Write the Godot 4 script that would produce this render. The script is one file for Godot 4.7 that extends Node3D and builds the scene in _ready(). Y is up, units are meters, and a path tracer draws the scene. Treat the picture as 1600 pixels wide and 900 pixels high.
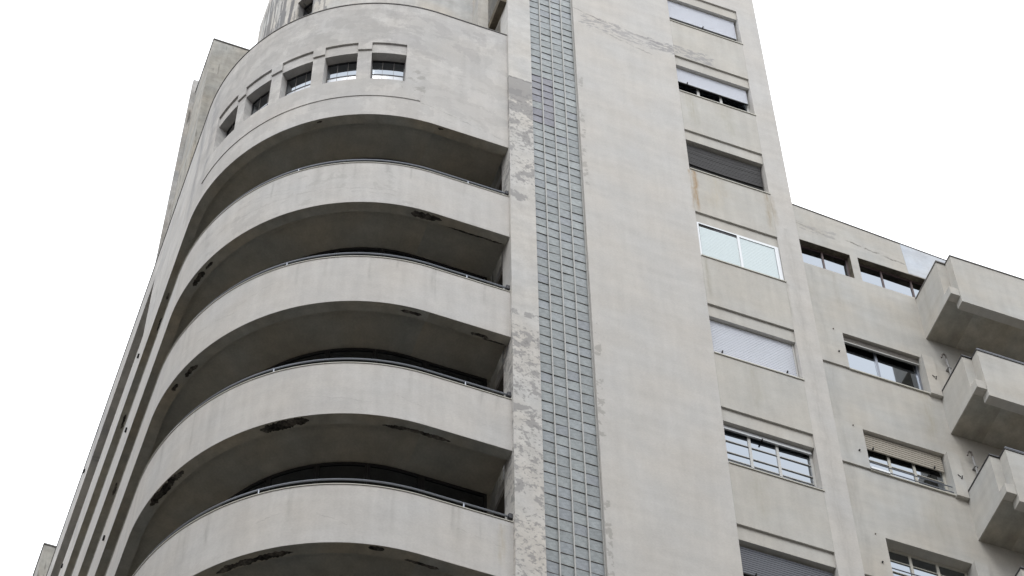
extends Node3D
# Curved-corner apartment tower seen from the pavement below, under a white overcast sky.
# x runs right along the street front, z comes out of it towards the viewer, y is up; the eye is at y = 0.

const GROUND := -1.6
const R := 3.43                 # outer radius of the rounded corner
const CX := 6.536               # its centre
const CZ := -3.489
const LOW := 39.808             # lower edge of the drum; balconies repeat every 3 m below
const TOPP := 41.10             # parapet top of the same floor
const RIM := 44.13
const S_PIER := -1.314          # where the balconies meet the pier (x = 7.85)
const S_ARC := 5.3878           # end of the quarter circle
const S_END := 19.35            # far end of the side street front
const XL := 3.106               # plane of the side street front

var mats := {}
var counts := {}

# ---------------------------------------------------------------- mesh collector
class Shape:
	var v := PackedVector3Array()
	var n := PackedVector3Array()
	var u := PackedVector2Array()
	var idx := PackedInt32Array()
	func quad(a: Vector3, b: Vector3, c: Vector3, d: Vector3, na: Vector3, nb: Vector3, nc: Vector3, nd: Vector3, ua: Vector2, ub: Vector2, uc: Vector2, ud: Vector2) -> void:
		var k := v.size()
		v.append_array([a, b, c, d]); n.append_array([na, nb, nc, nd]); u.append_array([ua, ub, uc, ud])
		if (c - a).cross(b - a).dot(na) + (d - a).cross(c - a).dot(na) >= 0.0:
			idx.append_array([k, k + 1, k + 2, k, k + 2, k + 3])
		else:
			idx.append_array([k, k + 2, k + 1, k, k + 3, k + 2])
	func flat(a: Vector3, b: Vector3, c: Vector3, d: Vector3, nn: Vector3) -> void:
		quad(a, b, c, d, nn, nn, nn, nn, uvof(a, nn), uvof(b, nn), uvof(c, nn), uvof(d, nn))
	func uvof(p: Vector3, nn: Vector3) -> Vector2:
		if absf(nn.y) > 0.7: return Vector2(p.x, p.z + 30.0)
		if absf(nn.x) > 0.7: return Vector2(p.z + 9.0, p.y)
		return Vector2(p.x, p.y)
	func tri(a: Vector3, b: Vector3, c: Vector3, nn: Vector3) -> void:
		var k := v.size()
		v.append_array([a, b, c]); n.append_array([nn, nn, nn]); u.append_array([uvof(a, nn), uvof(b, nn), uvof(c, nn)])
		if (c - a).cross(b - a).dot(nn) >= 0.0: idx.append_array([k, k + 1, k + 2])
		else: idx.append_array([k, k + 2, k + 1])
	func box(x0: float, x1: float, y0: float, y1: float, z0: float, z1: float) -> Shape:
		var p := [Vector3(x0, y0, z0), Vector3(x1, y0, z0), Vector3(x1, y1, z0), Vector3(x0, y1, z0), Vector3(x0, y0, z1), Vector3(x1, y0, z1), Vector3(x1, y1, z1), Vector3(x0, y1, z1)]
		flat(p[4], p[5], p[6], p[7], Vector3.BACK); flat(p[0], p[1], p[2], p[3], Vector3.FORWARD)
		flat(p[0], p[4], p[7], p[3], Vector3.LEFT); flat(p[1], p[5], p[6], p[2], Vector3.RIGHT)
		flat(p[3], p[2], p[6], p[7], Vector3.UP); flat(p[0], p[1], p[5], p[4], Vector3.DOWN)
		return self
	func prism(poly: PackedVector2Array, z0: float, z1: float) -> Shape:      # outline in x, y pushed along z
		var area := 0.0
		for i in poly.size():
			var a := poly[i]; var b := poly[(i + 1) % poly.size()]
			area += a.x * b.y - b.x * a.y
		for i in poly.size():
			var a := poly[i]; var b := poly[(i + 1) % poly.size()]
			var e := (b - a).normalized() * signf(area)
			flat(Vector3(a.x, a.y, z0), Vector3(b.x, b.y, z0), Vector3(b.x, b.y, z1), Vector3(a.x, a.y, z1), Vector3(e.y, -e.x, 0))
		var t := Geometry2D.triangulate_polygon(poly)
		for i in range(0, t.size(), 3):
			var q := [poly[t[i]], poly[t[i + 1]], poly[t[i + 2]]]
			tri(Vector3(q[0].x, q[0].y, z1), Vector3(q[1].x, q[1].y, z1), Vector3(q[2].x, q[2].y, z1), Vector3.BACK)
			tri(Vector3(q[0].x, q[0].y, z0), Vector3(q[1].x, q[1].y, z0), Vector3(q[2].x, q[2].y, z0), Vector3.FORWARD)
		return self
	func tube(path: PackedVector3Array, r: float, sides := 8) -> Shape:
		var rings := []
		for i in path.size():
			var t := (path[mini(i + 1, path.size() - 1)] - path[maxi(i - 1, 0)]).normalized()
			var side := t.cross(Vector3(0.31, 0.2, 0.93)).normalized()
			var over := side.cross(t)
			var ring := []
			for k in sides: ring.append(side * cos(TAU * k / sides) + over * sin(TAU * k / sides))
			rings.append(ring)
		for i in path.size() - 1:
			for k in sides:
				var k2 := (k + 1) % sides
				var a: Vector3 = rings[i][k]; var b: Vector3 = rings[i][k2]; var c: Vector3 = rings[i + 1][k2]; var d: Vector3 = rings[i + 1][k]
				quad(path[i] + a * r, path[i] + b * r, path[i + 1] + c * r, path[i + 1] + d * r, a, b, c, d, Vector2(k, i), Vector2(k + 1, i), Vector2(k + 1, i + 1), Vector2(k, i + 1))
		for e in [0, path.size() - 1]:
			var nn := (path[0] - path[1]).normalized() if e == 0 else (path[e] - path[e - 1]).normalized()
			for k in range(1, sides - 1): tri(path[e] + rings[e][0] * r, path[e] + rings[e][k] * r, path[e] + rings[e][k + 1] * r, nn)
		return self
	func mesh() -> ArrayMesh:
		var a := []; a.resize(Mesh.ARRAY_MAX)
		a[Mesh.ARRAY_VERTEX] = v; a[Mesh.ARRAY_NORMAL] = n; a[Mesh.ARRAY_TEX_UV] = u; a[Mesh.ARRAY_INDEX] = idx
		var m := ArrayMesh.new(); m.add_surface_from_arrays(Mesh.PRIMITIVE_TRIANGLES, a)
		return m

# the plan of the balconies: straight along the street, a quarter circle, straight up the side street
func plan_n(s: float) -> Vector3:
	if s <= 0.0: return Vector3(0, 0, 1)
	if s >= S_ARC: return Vector3(-1, 0, 0)
	return Vector3(-sin(s / R), 0, cos(s / R))
func plan_p(s: float, off: float) -> Vector3:
	var n := plan_n(s)
	if s <= 0.0: return Vector3(CX - s, 0, CZ + R - off)
	if s >= S_ARC: return Vector3(CX - R + off, 0, CZ - (s - S_ARC))
	return Vector3(CX, 0, CZ) + n * (R - off)
func plan_s(s0: float, s1: float) -> PackedFloat32Array:
	var out := PackedFloat32Array([s0])
	var k := 0.0
	while k < S_ARC + 0.001:
		var q := minf(k, S_ARC)
		if q > s0 + 0.004 and q < s1 - 0.004: out.append(q)
		k += S_ARC / 60.0
	var far := S_ARC + 2.0
	while far < s1 - 0.2:
		if far > s0 + 0.2: out.append(far)
		far += 2.0
	out.append(s1)
	return out
# a closed outline of (inset, height) pairs carried along the plan
func sweep(sh: Shape, prof: Array, s0: float, s1: float) -> Shape:
	var area := 0.0
	for i in prof.size():
		var a: Vector2 = prof[i]; var b: Vector2 = prof[(i + 1) % prof.size()]
		area += a.x * b.y - b.x * a.y
	var ss := plan_s(s0, s1)
	for i in prof.size():
		var a: Vector2 = prof[i]; var b: Vector2 = prof[(i + 1) % prof.size()]
		var e := (b - a).normalized() * signf(area)
		var pn := Vector2(e.y, -e.x)
		for j in ss.size() - 1:
			var p := ss[j]; var q := ss[j + 1]
			var np := (plan_n(p) * -pn.x + Vector3(0, pn.y, 0)).normalized()
			var nq := (plan_n(q) * -pn.x + Vector3(0, pn.y, 0)).normalized()
			var ua := Vector2(p, a.y + a.x); var ub := Vector2(p, b.y + b.x)
			sh.quad(plan_p(p, a.x) + Vector3(0, a.y, 0), plan_p(p, b.x) + Vector3(0, b.y, 0), plan_p(q, b.x) + Vector3(0, b.y, 0), plan_p(q, a.x) + Vector3(0, a.y, 0), np, np, nq, nq, ua, ub, Vector2(q, ub.y), Vector2(q, ua.y))
	var poly := PackedVector2Array(prof)
	var t := Geometry2D.triangulate_polygon(poly)
	for e in [s0, s1]:
		var nrm := plan_n(e).cross(Vector3.UP) * (1.0 if e == s0 else -1.0)
		nrm = -nrm if (plan_p(s1, 0.0) - plan_p(s0, 0.0)).dot(nrm) * (1.0 if e == s1 else -1.0) < 0.0 else nrm
		for i in range(0, t.size(), 3):
			var w := []
			for k in 3: w.append(plan_p(e, poly[t[i + k]].x) + Vector3(0, poly[t[i + k]].y, 0))
			sh.tri(w[0], w[1], w[2], nrm)
	return sh
func ring(off0: float, off1: float, y0: float, y1: float, s0: float, s1: float, sh: Shape = null) -> Shape:
	return sweep(sh if sh else Shape.new(), [Vector2(off0, y0), Vector2(off0, y1), Vector2(off1, y1), Vector2(off1, y0)], s0, s1)

# ---------------------------------------------------------------- nodes
func part(called: String, sh: Shape, m: Material, parent: Node3D) -> MeshInstance3D:
	var o := MeshInstance3D.new()
	o.name = called; o.mesh = sh.mesh(); o.material_override = m
	parent.add_child(o, true)
	return o
func put(called: String, mesh: Mesh, m: Material, parent: Node3D, at: Vector3, turn := Vector3.ZERO) -> MeshInstance3D:
	var o := MeshInstance3D.new()
	o.name = called; o.mesh = mesh; o.material_override = m; o.position = at; o.rotation = turn
	parent.add_child(o, true)
	return o
func thing(called: String, label: String, category: String, group := "") -> Node3D:
	var k: int = counts.get(called, 0)
	counts[called] = k + 1
	var o := Node3D.new()
	o.name = called if k == 0 else "%s_%03d" % [called, k]
	o.set_meta("label", label); o.set_meta("category", category)
	if group: o.set_meta("group", group)
	add_child(o)
	return o

# ---------------------------------------------------------------- materials
func noise(seed_: int, freq: float, octaves := 3) -> FastNoiseLite:
	var f := FastNoiseLite.new()
	f.seed = seed_; f.frequency = freq; f.noise_type = FastNoiseLite.TYPE_SIMPLEX_SMOOTH
	f.fractal_octaves = octaves
	return f
func grey(f: FastNoiseLite, w: int, h: int, squash_y := 1, squash_x := 1) -> PackedByteArray:
	var im := f.get_image(maxi(w / squash_x, 4), maxi(h / squash_y, 4), false, false, false)
	if squash_y > 1 or squash_x > 1: im.resize(w, h, Image.INTERPOLATE_BILINEAR)
	im.convert(Image.FORMAT_L8)
	return im.get_data()
# Weathered plaster laid over the rectangle (u0, ytop) .. (u0 + wm, ytop - hm), in metres.
# marks: {k: "peel"|"line"|"run", r: Rect2(u, y, w, h), ...} in the same metres, y upward.
func plaster(seed_: int, u0: float, ytop: float, wm: float, hm: float, ppm: float, base: Color, o := {}, marks := []) -> StandardMaterial3D:
	var w := int(wm * ppm); var h := int(hm * ppm)
	var big := grey(noise(seed_, 0.9 / ppm, 4), w, h)
	var mid := grey(noise(seed_ + 1, 4.0 / ppm, 4), w, h)
	var fine := grey(noise(seed_ + 2, 22.0 / ppm, 2), w, h)
	var run := grey(noise(seed_ + 3, 5.0 / ppm, 4), w, h, 12)
	var hue := grey(noise(seed_ + 4, 0.6 / ppm, 3), w, h)
	var lay := grey(noise(seed_ + 5, 3.0 / ppm, 3), w, h, 1, 6)
	var ka: float = o.get("big", 0.07); var kb: float = o.get("mid", 0.05); var kc: float = o.get("fine", 0.035)
	var kd: float = o.get("run", 0.05); var kh: float = o.get("hue", 0.03); var kl: float = o.get("lay", 0.03)
	var dark: float = o.get("dark", 0.0)          # share of black rain streaks
	var data := PackedByteArray(); data.resize(w * h * 3)
	var br := base.r; var bg := base.g; var bb := base.b
	for i in w * h:
		var r := (run[i] - 128) / 128.0
		var g := 1.0 + ka * (big[i] - 128) / 128.0 + kb * (mid[i] - 128) / 128.0 + kc * (fine[i] - 128) / 128.0 + kd * r + kl * (lay[i] - 128) / 128.0
		if dark > 0.0: g *= 1.0 - clampf((r + 0.35 * (big[i] - 128) / 128.0 + dark - 0.45) * 1.8, 0.0, 0.62)
		var t := kh * (hue[i] - 128) / 128.0
		data[i * 3] = clampi(int(255.0 * br * g * (1.0 + t)), 0, 255)
		data[i * 3 + 1] = clampi(int(255.0 * bg * g), 0, 255)
		data[i * 3 + 2] = clampi(int(255.0 * bb * g * (1.0 - 1.3 * t)), 0, 255)
	var ragged := noise(seed_ + 9, 1.0, 5)
	ragged.fractal_gain = 0.62; ragged.domain_warp_enabled = true; ragged.domain_warp_amplitude = 0.5; ragged.domain_warp_frequency = 0.8
	for m in marks:
		var rc: Rect2 = m.r
		var x0 := clampi(int((rc.position.x - u0) * ppm), 0, w); var x1 := clampi(int((rc.end.x - u0) * ppm) + 1, 0, w)
		var y0 := clampi(int((ytop - rc.end.y) * ppm), 0, h); var y1 := clampi(int((ytop - rc.position.y) * ppm) + 1, 0, h)
		var col: Color = m.get("c", Color(0.6, 0.595, 0.6)); var amt: float = m.get("a", 0.85); var f: float = m.get("f", 7.0); var cut: float = m.get("t", 0.0); var st: float = m.get("st", 1.0)
		for y in range(y0, y1):
			var wy := ytop - (y + 0.5) / ppm
			for x in range(x0, x1):
				var wx := u0 + (x + 0.5) / ppm
				var px := (wx - rc.position.x) / rc.size.x; var py := (wy - rc.position.y) / rc.size.y
				var k := 0.0
				if m.k == "peel":       # flaked-off paint with a hard ragged outline
					var edge := minf(minf(px, 1.0 - px), minf(py, 1.0 - py)) * 4.0
					if ragged.get_noise_2d(wx * f, wy * f * st) + minf(edge, 0.35) - 0.35 > cut: k = amt
				elif m.k == "line":     # a crack running from the lower left (or s = slope) of its box
					var ym: float = rc.position.y + rc.size.y * (px if m.get("up", false) else 1.0 - px) + 0.05 * ragged.get_noise_2d(wx * 3.0, 7.0) + 0.02 * ragged.get_noise_2d(wx * 14.0, 3.0)
					if absf(wy - ym) < m.get("th", 0.012) * (1.0 + 0.8 * ragged.get_noise_2d(wx * 5.0, 11.0)): k = amt * clampf(0.6 + ragged.get_noise_2d(wx * 4.0, 21.0) * 1.6, 0.0, 1.0)
				elif m.k == "run":      # a run of rust or dirt below a leak, broken up by the render's grain
					var wob := 0.5 + 0.3 * ragged.get_noise_2d(wy * 1.2, 2.0)
					k = amt * clampf(1.0 - absf(px - wob) * 2.6, 0.0, 1.0) * clampf(0.55 + 0.9 * ragged.get_noise_2d(wx * 16.0, wy * 1.5), 0.0, 1.0) * clampf(py * 3.0, 0.0, 1.0)
				if k > 0.0:
					var i := (y * w + x) * 3
					data[i] = int(lerpf(data[i], col.r * 255.0, k)); data[i + 1] = int(lerpf(data[i + 1], col.g * 255.0, k)); data[i + 2] = int(lerpf(data[i + 2], col.b * 255.0, k))
	var mt := StandardMaterial3D.new()
	mt.albedo_texture = ImageTexture.create_from_image(Image.create_from_data(w, h, false, Image.FORMAT_RGB8, data))
	mt.uv1_scale = Vector3(1.0 / wm, -1.0 / hm, 1); mt.uv1_offset = Vector3(-u0 / wm, ytop / hm, 0)
	mt.roughness = 0.92; mt.metallic_specular = 0.25
	return mt
func plain(c: Color, rough := 0.7, metal := 0.0, spec := 0.5) -> StandardMaterial3D:
	var m := StandardMaterial3D.new()
	m.albedo_color = c; m.roughness = rough; m.metallic = metal; m.metallic_specular = spec
	return m

func peels() -> Array:
	var out := []
	var cement := Color(0.575, 0.57, 0.57)
	# (height of the patch, its height, how much has come off) down the pier
	for p in [[41.75, 0.68, -0.5, 3.0], [40.9, 1.1, -0.04, 2.0], [39.9, 1.2, 0.12, 2.6], [38.6, 1.5, 0.10, 1.8], [37.95, 0.4, 0.12, 2.5], [34.40, 0.18, -0.02, 3.0], [33.5, 0.5, 0.03, 3.4], [32.2, 1.4, 0.24, 4.5], [31.4, 0.6, 0.04, 3.0], [30.2, 1.2, 0.24, 4.5], [29.5, 0.6, 0.10, 2.6], [28.75, 0.4, 0.0, 2.2], [27.3, 1.4, 0.26, 4.0]]:
		out.append({k = "peel", r = Rect2(7.80, p[0], 0.55, p[1]), t = p[2], f = p[3], c = cement, a = 0.66, st = 0.9})
	for p in [[39.6, 2.2, 0.20, 9.0], [38.4, 1.2, 0.28, 9.0], [32.0, 2.3, 0.26, 9.0], [29.8, 2.2, 0.27, 9.0], [27.2, 2.4, 0.26, 8.0]]:      # small flakes
		out.append({k = "peel", r = Rect2(7.80, p[0], 0.55, p[1]), t = p[2], f = p[3], c = Color(0.55, 0.545, 0.54), a = 0.6})
	out.append({k = "line", r = Rect2(7.80, 42.38, 0.55, 0.04), th = 0.03, a = 0.5, c = Color(0.45, 0.45, 0.44)})
	return out

func drips() -> Array:
	var out := []
	var rng := RandomNumberGenerator.new(); rng.seed = 77
	for i in range(0, 6):
		for k in 9:
			var h := rng.randf_range(0.25, 1.15)
			out.append({k = "run", r = Rect2(rng.randf_range(-1.25, 5.6), (TOPP - 3.0 * i if i > 0 else RIM) - h, rng.randf_range(0.06, 0.22), h), a = rng.randf_range(0.15, 0.42), c = Color(0.55, 0.545, 0.53)})
		for k in 3:
			var w := rng.randf_range(0.3, 1.1)
			out.append({k = "line", r = Rect2(rng.randf_range(-1.2, 4.8), LOW - 3.0 * i + rng.randf_range(0.2, 0.9), w, rng.randf_range(0.05, 0.35)), up = rng.randf() < 0.5, th = 0.010, a = 0.2, c = Color(0.52, 0.51, 0.50)})
	return out

func make_materials() -> void:
	var paint := Color(0.778, 0.768, 0.752)
	mats.front = plaster(11, 9.1, 51.2, 4.3, 25.4, 80.0, paint, {big = 0.022, mid = 0.018, run = 0.02, hue = 0.010, lay = 0.022, fine = 0.028}, [
		{k = "peel", r = Rect2(9.3, 45.55, 0.9, 0.55), t = 0.06, f = 4.0, st = 2.6, a = 0.6}, {k = "peel", r = Rect2(9.9, 45.5, 1.1, 0.45), t = 0.02, f = 3.0, st = 2.6, a = 0.5}, {k = "peel", r = Rect2(10.7, 45.55, 1.3, 0.45), t = -0.06, f = 4.0, st = 2.2, a = 0.7},
		{k = "line", r = Rect2(9.2, 46.0, 0.6, 0.2), th = 0.02, a = 0.6, c = Color(0.5, 0.49, 0.48)}, {k = "line", r = Rect2(9.7, 45.8, 1.6, 0.25), th = 0.022, a = 0.5, c = Color(0.52, 0.51, 0.5)}, {k = "line", r = Rect2(9.8, 45.25, 1.0, 0.3), th = 0.022, a = 0.45, c = Color(0.52, 0.51, 0.5)},
		{k = "run", r = Rect2(11.22, 39.55, 0.2, 1.5), a = 0.9, c = Color(0.62, 0.50, 0.36)}, {k = "run", r = Rect2(12.72, 39.7, 0.25, 1.35), a = 0.55, c = Color(0.58, 0.53, 0.45)}, {k = "run", r = Rect2(11.4, 40.0, 0.5, 1.0), a = 0.15, c = Color(0.70, 0.64, 0.5)},
		{k = "run", r = Rect2(11.26, 36.8, 0.14, 1.25), a = 0.45, c = Color(0.6, 0.58, 0.52)}, {k = "run", r = Rect2(12.78, 36.7, 0.14, 1.35), a = 0.5, c = Color(0.58, 0.56, 0.52)}, {k = "run", r = Rect2(11.28, 42.8, 0.3, 1.2), a = 0.4, c = Color(0.63, 0.61, 0.54)},
		{k = "run", r = Rect2(11.5, 30.9, 1.0, 1.1), a = 0.25, c = Color(0.64, 0.62, 0.55)}, {k = "run", r = Rect2(12.9, 27.0, 0.3, 13.0), a = 0.3, c = Color(0.60, 0.59, 0.57)}, {k = "run", r = Rect2(11.6, 33.8, 0.8, 1.2), a = 0.25, c = Color(0.63, 0.62, 0.56)},
		{k = "peel", r = Rect2(9.19, 31.5, 0.14, 3.5), t = 0.16, f = 3.0, a = 0.4, c = Color(0.55, 0.54, 0.52)}, {k = "peel", r = Rect2(9.19, 39.0, 0.12, 4.5), t = 0.18, f = 3.0, a = 0.35, c = Color(0.55, 0.54, 0.52)}, {k = "peel", r = Rect2(9.19, 28.0, 0.12, 2.4), t = 0.16, f = 3.0, a = 0.4, c = Color(0.55, 0.54, 0.52)}])
	mats.bay = plaster(17, 11.2, 51.2, 2.2, 25.4, 64.0, Color(0.755, 0.745, 0.721), {big = 0.025, mid = 0.02, run = 0.035, hue = 0.010, lay = 0.012, fine = 0.028}, [
		{k = "peel", r = Rect2(11.25, 45.6, 0.9, 0.45), t = -0.02, f = 4.0, st = 2.2, a = 0.65},
		{k = "run", r = Rect2(11.27, 39.55, 0.18, 1.5), a = 1.0, c = Color(0.60, 0.47, 0.33)}, {k = "run", r = Rect2(12.66, 39.6, 0.2, 1.45), a = 0.6, c = Color(0.58, 0.52, 0.43)}, {k = "run", r = Rect2(11.4, 39.8, 0.7, 1.25), a = 0.18, c = Color(0.70, 0.62, 0.46)},
		{k = "run", r = Rect2(11.3, 36.7, 0.14, 1.35), a = 0.5, c = Color(0.58, 0.56, 0.5)}, {k = "run", r = Rect2(11.3, 42.8, 0.4, 1.25), a = 0.45, c = Color(0.62, 0.60, 0.52)}, {k = "run", r = Rect2(11.9, 42.7, 0.6, 1.35), a = 0.3, c = Color(0.6, 0.59, 0.52)}, {k = "run", r = Rect2(11.5, 30.7, 0.5, 1.3), a = 0.3, c = Color(0.62, 0.60, 0.54)}, {k = "run", r = Rect2(11.7, 33.7, 0.5, 1.3), a = 0.3, c = Color(0.62, 0.60, 0.54)}])
	mats.pier = plaster(23, 7.75, 51.2, 0.7, 25.4, 80.0, Color(0.785, 0.775, 0.758), {big = 0.03, mid = 0.04, run = 0.02, hue = 0.015}, peels())
	mats.curve = plaster(31, -1.5, 44.4, 7.6, 18.6, 86.0, Color(0.770, 0.761, 0.748), {big = 0.024, mid = 0.022, run = 0.035, hue = 0.010, lay = 0.018, fine = 0.03}, [
		{k = "peel", r = Rect2(-1.6, 39.7, 8.0, 4.6), t = -0.12, f = 0.8, a = 0.22, c = Color(0.64, 0.635, 0.63)}, {k = "peel", r = Rect2(0.6, 41.2, 5.0, 3.0), t = 0.02, f = 2.2, a = 0.2, c = Color(0.60, 0.595, 0.59)},
		{k = "peel", r = Rect2(-0.9, 42.2, 1.9, 1.7), t = 0.02, f = 1.1, st = 1.2, a = 0.28, c = Color(0.62, 0.61, 0.61)}, {k = "peel", r = Rect2(-1.1, 40.3, 1.6, 1.7), t = 0.0, f = 1.3, st = 2.0, a = 0.35, c = Color(0.80, 0.79, 0.78)}, {k = "peel", r = Rect2(0.8, 42.5, 4.5, 1.5), t = 0.0, f = 0.9, a = 0.22, c = Color(0.62, 0.61, 0.60)},
		{k = "peel", r = Rect2(0.2, 40.4, 0.5, 1.3), t = 0.2, f = 2.4, a = 0.35, c = Color(0.55, 0.54, 0.52)}, {k = "line", r = Rect2(-1.3, 40.0, 1.7, 0.5), up = true, th = 0.012, a = 0.4, c = Color(0.55, 0.54, 0.53)},
		{k = "peel", r = Rect2(0.3, 36.85, 2.2, 1.1), t = 0.2, f = 1.6, a = 0.22, c = Color(0.62, 0.615, 0.6)}, {k = "peel", r = Rect2(2.2, 36.85, 2.6, 1.2), t = 0.22, f = 1.4, a = 0.2, c = Color(0.62, 0.615, 0.61)}, {k = "line", r = Rect2(0.4, 37.2, 3.5, 0.25), up = true, th = 0.016, a = 0.25, c = Color(0.6, 0.59, 0.58)},
		{k = "run", r = Rect2(4.6, 39.9, 0.5, 4.0), a = 0.6, c = Color(0.52, 0.52, 0.54)}, {k = "run", r = Rect2(5.2, 39.9, 0.7, 4.2), a = 0.7, c = Color(0.48, 0.48, 0.50)}, {k = "run", r = Rect2(-1.25, 28.0, 0.2, 1.0), a = 0.35, c = Color(0.62, 0.56, 0.44)}, {k = "run", r = Rect2(-0.6, 27.9, 0.2, 1.2), a = 0.25, c = Color(0.6, 0.59, 0.56)}] + drips())
	mats.side = plaster(37, 0.0, 12.0, 8.0, 12.0, 50.0, Color(0.735, 0.725, 0.715), {big = 0.08, mid = 0.06, run = 0.08})
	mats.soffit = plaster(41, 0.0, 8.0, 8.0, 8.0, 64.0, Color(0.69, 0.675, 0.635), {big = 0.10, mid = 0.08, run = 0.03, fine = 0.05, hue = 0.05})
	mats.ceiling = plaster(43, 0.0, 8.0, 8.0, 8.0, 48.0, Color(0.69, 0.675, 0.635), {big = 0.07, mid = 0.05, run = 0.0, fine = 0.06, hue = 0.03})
	mats.rain = plaster(47, 0.0, 8.0, 8.0, 8.0, 64.0, Color(0.70, 0.69, 0.675), {big = 0.10, mid = 0.07, run = 0.16, fine = 0.04, dark = 0.12})
	mats.upper = plaster(53, -1.5, 52.0, 8.0, 9.0, 48.0, Color(0.745, 0.735, 0.715), {big = 0.06, mid = 0.05, run = 0.05}, [
		{k = "peel", r = Rect2(3.9, 43.5, 3.0, 9.0), t = -0.10, f = 3.2, st = 0.10, a = 0.58, c = Color(0.36, 0.36, 0.37)}, {k = "peel", r = Rect2(2.6, 43.5, 1.8, 9.0), t = 0.12, f = 4.0, st = 0.14, a = 0.55, c = Color(0.42, 0.42, 0.43)}])
	mats.block = plaster(59, 0.0, 10.0, 10.0, 10.0, 48.0, Color(0.645, 0.633, 0.605), {big = 0.10, mid = 0.08, run = 0.10, fine = 0.05, dark = 0.06})
	mats.wing = plaster(61, 13.2, 41.3, 4.6, 15.4, 84.0, Color(0.750, 0.741, 0.719), {big = 0.025, mid = 0.02, run = 0.03, hue = 0.02, fine = 0.02}, [
		{k = "line", r = Rect2(13.3, 40.25, 0.75, 0.18), th = 0.03, a = 0.4, c = Color(0.5, 0.49, 0.47)}, {k = "line", r = Rect2(14.2, 40.15, 1.2, 0.2), th = 0.022, a = 0.7, c = Color(0.42, 0.41, 0.39)}, {k = "peel", r = Rect2(13.3, 40.2, 0.8, 0.3), t = 0.05, f = 4.0, st = 2.0, a = 0.4}, {k = "peel", r = Rect2(13.9, 40.1, 1.6, 0.3), t = -0.05, f = 3.0, st = 2.4, a = 0.3, c = Color(0.80, 0.79, 0.77)},
		{k = "run", r = Rect2(13.3, 27.0, 0.25, 12.0), a = 0.3, c = Color(0.58, 0.575, 0.56)}, {k = "run", r = Rect2(13.7, 37.6, 0.3, 1.4), a = 0.3, c = Color(0.6, 0.58, 0.54)}, {k = "run", r = Rect2(14.9, 34.4, 0.4, 1.5), a = 0.35, c = Color(0.64, 0.60, 0.50)}, {k = "run", r = Rect2(14.5, 31.5, 0.6, 1.5), a = 0.25, c = Color(0.62, 0.6, 0.54)}])
	mats.fresh = plaster(67, 0.0, 4.0, 4.0, 4.0, 40.0, Color(0.80, 0.815, 0.835), {big = 0.03, mid = 0.03, lay = 0.05})
	mats.gallery = plaster(71, 0.0, 6.0, 6.0, 6.0, 64.0, Color(0.765, 0.755, 0.735), {big = 0.06, mid = 0.06, run = 0.06, dark = 0.08})
	mats.grime_and_shade = plaster(73, 0.0, 4.0, 4.0, 4.0, 64.0, Color(0.40, 0.375, 0.33), {big = 0.3, mid = 0.25, fine = 0.1})  # real dirt, and also painted shade on lintel undersides
	mats.spall = plaster(79, 0.0, 2.0, 2.0, 2.0, 100.0, Color(0.33, 0.315, 0.295), {big = 0.3, mid = 0.7, fine = 0.4, lay = 0.3})
	mats.paving = plaster(83, 0.0, 8.0, 8.0, 8.0, 48.0, Color(0.42, 0.415, 0.40), {big = 0.10, mid = 0.1, fine = 0.1})
	mats.road = plaster(89, 0.0, 8.0, 8.0, 8.0, 48.0, Color(0.30, 0.30, 0.30), {big = 0.10, mid = 0.1, fine = 0.15})
	mats.facing = plaster(103, 0.0, 10.0, 10.0, 10.0, 30.0, Color(0.56, 0.53, 0.49), {})
	mats.coping = plain(Color(0.42, 0.41, 0.40), 0.7)
	mats.back = plaster(101, 0.0, 6.0, 6.0, 6.0, 40.0, Color(0.70, 0.69, 0.66), {big = 0.05, mid = 0.05, run = 0.05})
	mats.rail = plain(Color(0.52, 0.54, 0.58), 0.4, 0.5)
	mats.rail_dark = plain(Color(0.20, 0.20, 0.22), 0.5, 0.3)
	mats.white_paint = plain(Color(0.76, 0.76, 0.75), 0.5)
	mats.cream_paint = plain(Color(0.74, 0.73, 0.69), 0.6)
	mats.brown_frame = plain(Color(0.36, 0.30, 0.30), 0.6)
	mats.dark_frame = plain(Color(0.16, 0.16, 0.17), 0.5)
	mats.alu = plain(Color(0.80, 0.81, 0.82), 0.3, 0.35)
	mats.black = plain(Color(0.06, 0.06, 0.06), 0.8)
	mats.glass = plain(Color(0.545, 0.57, 0.60), 0.04, 1.0)
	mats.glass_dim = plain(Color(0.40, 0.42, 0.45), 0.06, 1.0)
	mats.slat_white = plain(Color(0.83, 0.845, 0.88), 0.5)
	mats.slat_dark = plain(Color(0.20, 0.195, 0.20), 0.6)
	mats.slat_grey = plain(Color(0.37, 0.385, 0.42), 0.5)
	mats.slat_wood = plain(Color(0.70, 0.675, 0.63), 0.7)
	mats.slat_old = plain(Color(0.46, 0.44, 0.42), 0.7)
	mats.blind = plain(Color(0.77, 0.83, 0.84), 0.25, 0.0, 0.8)
	mats.pale_pane = plain(Color(0.79, 0.81, 0.84), 0.2, 0.0, 0.8)  # even pale tone for the lower drum panes
	mats.steel_bar = plain(Color(0.66, 0.66, 0.65), 0.55, 0.2)
	mats.pipe = plain(Color(0.60, 0.60, 0.60), 0.6)
	mats.pane = []
	var im := noise(97, 0.05, 4).get_image(128, 128)
	var speck := noise(98, 0.4, 2).get_image(128, 128)
	im.convert(Image.FORMAT_RGB8); speck.convert(Image.FORMAT_RGB8)
	for y in 128:
		for x in 128:
			var g := 0.86 + 0.22 * (im.get_pixel(x, y).r - 0.5) + 0.24 * (speck.get_pixel(x, y).r - 0.5)
			im.set_pixel(x, y, Color(g, g, g))
	var mottled := ImageTexture.create_from_image(im)
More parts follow.
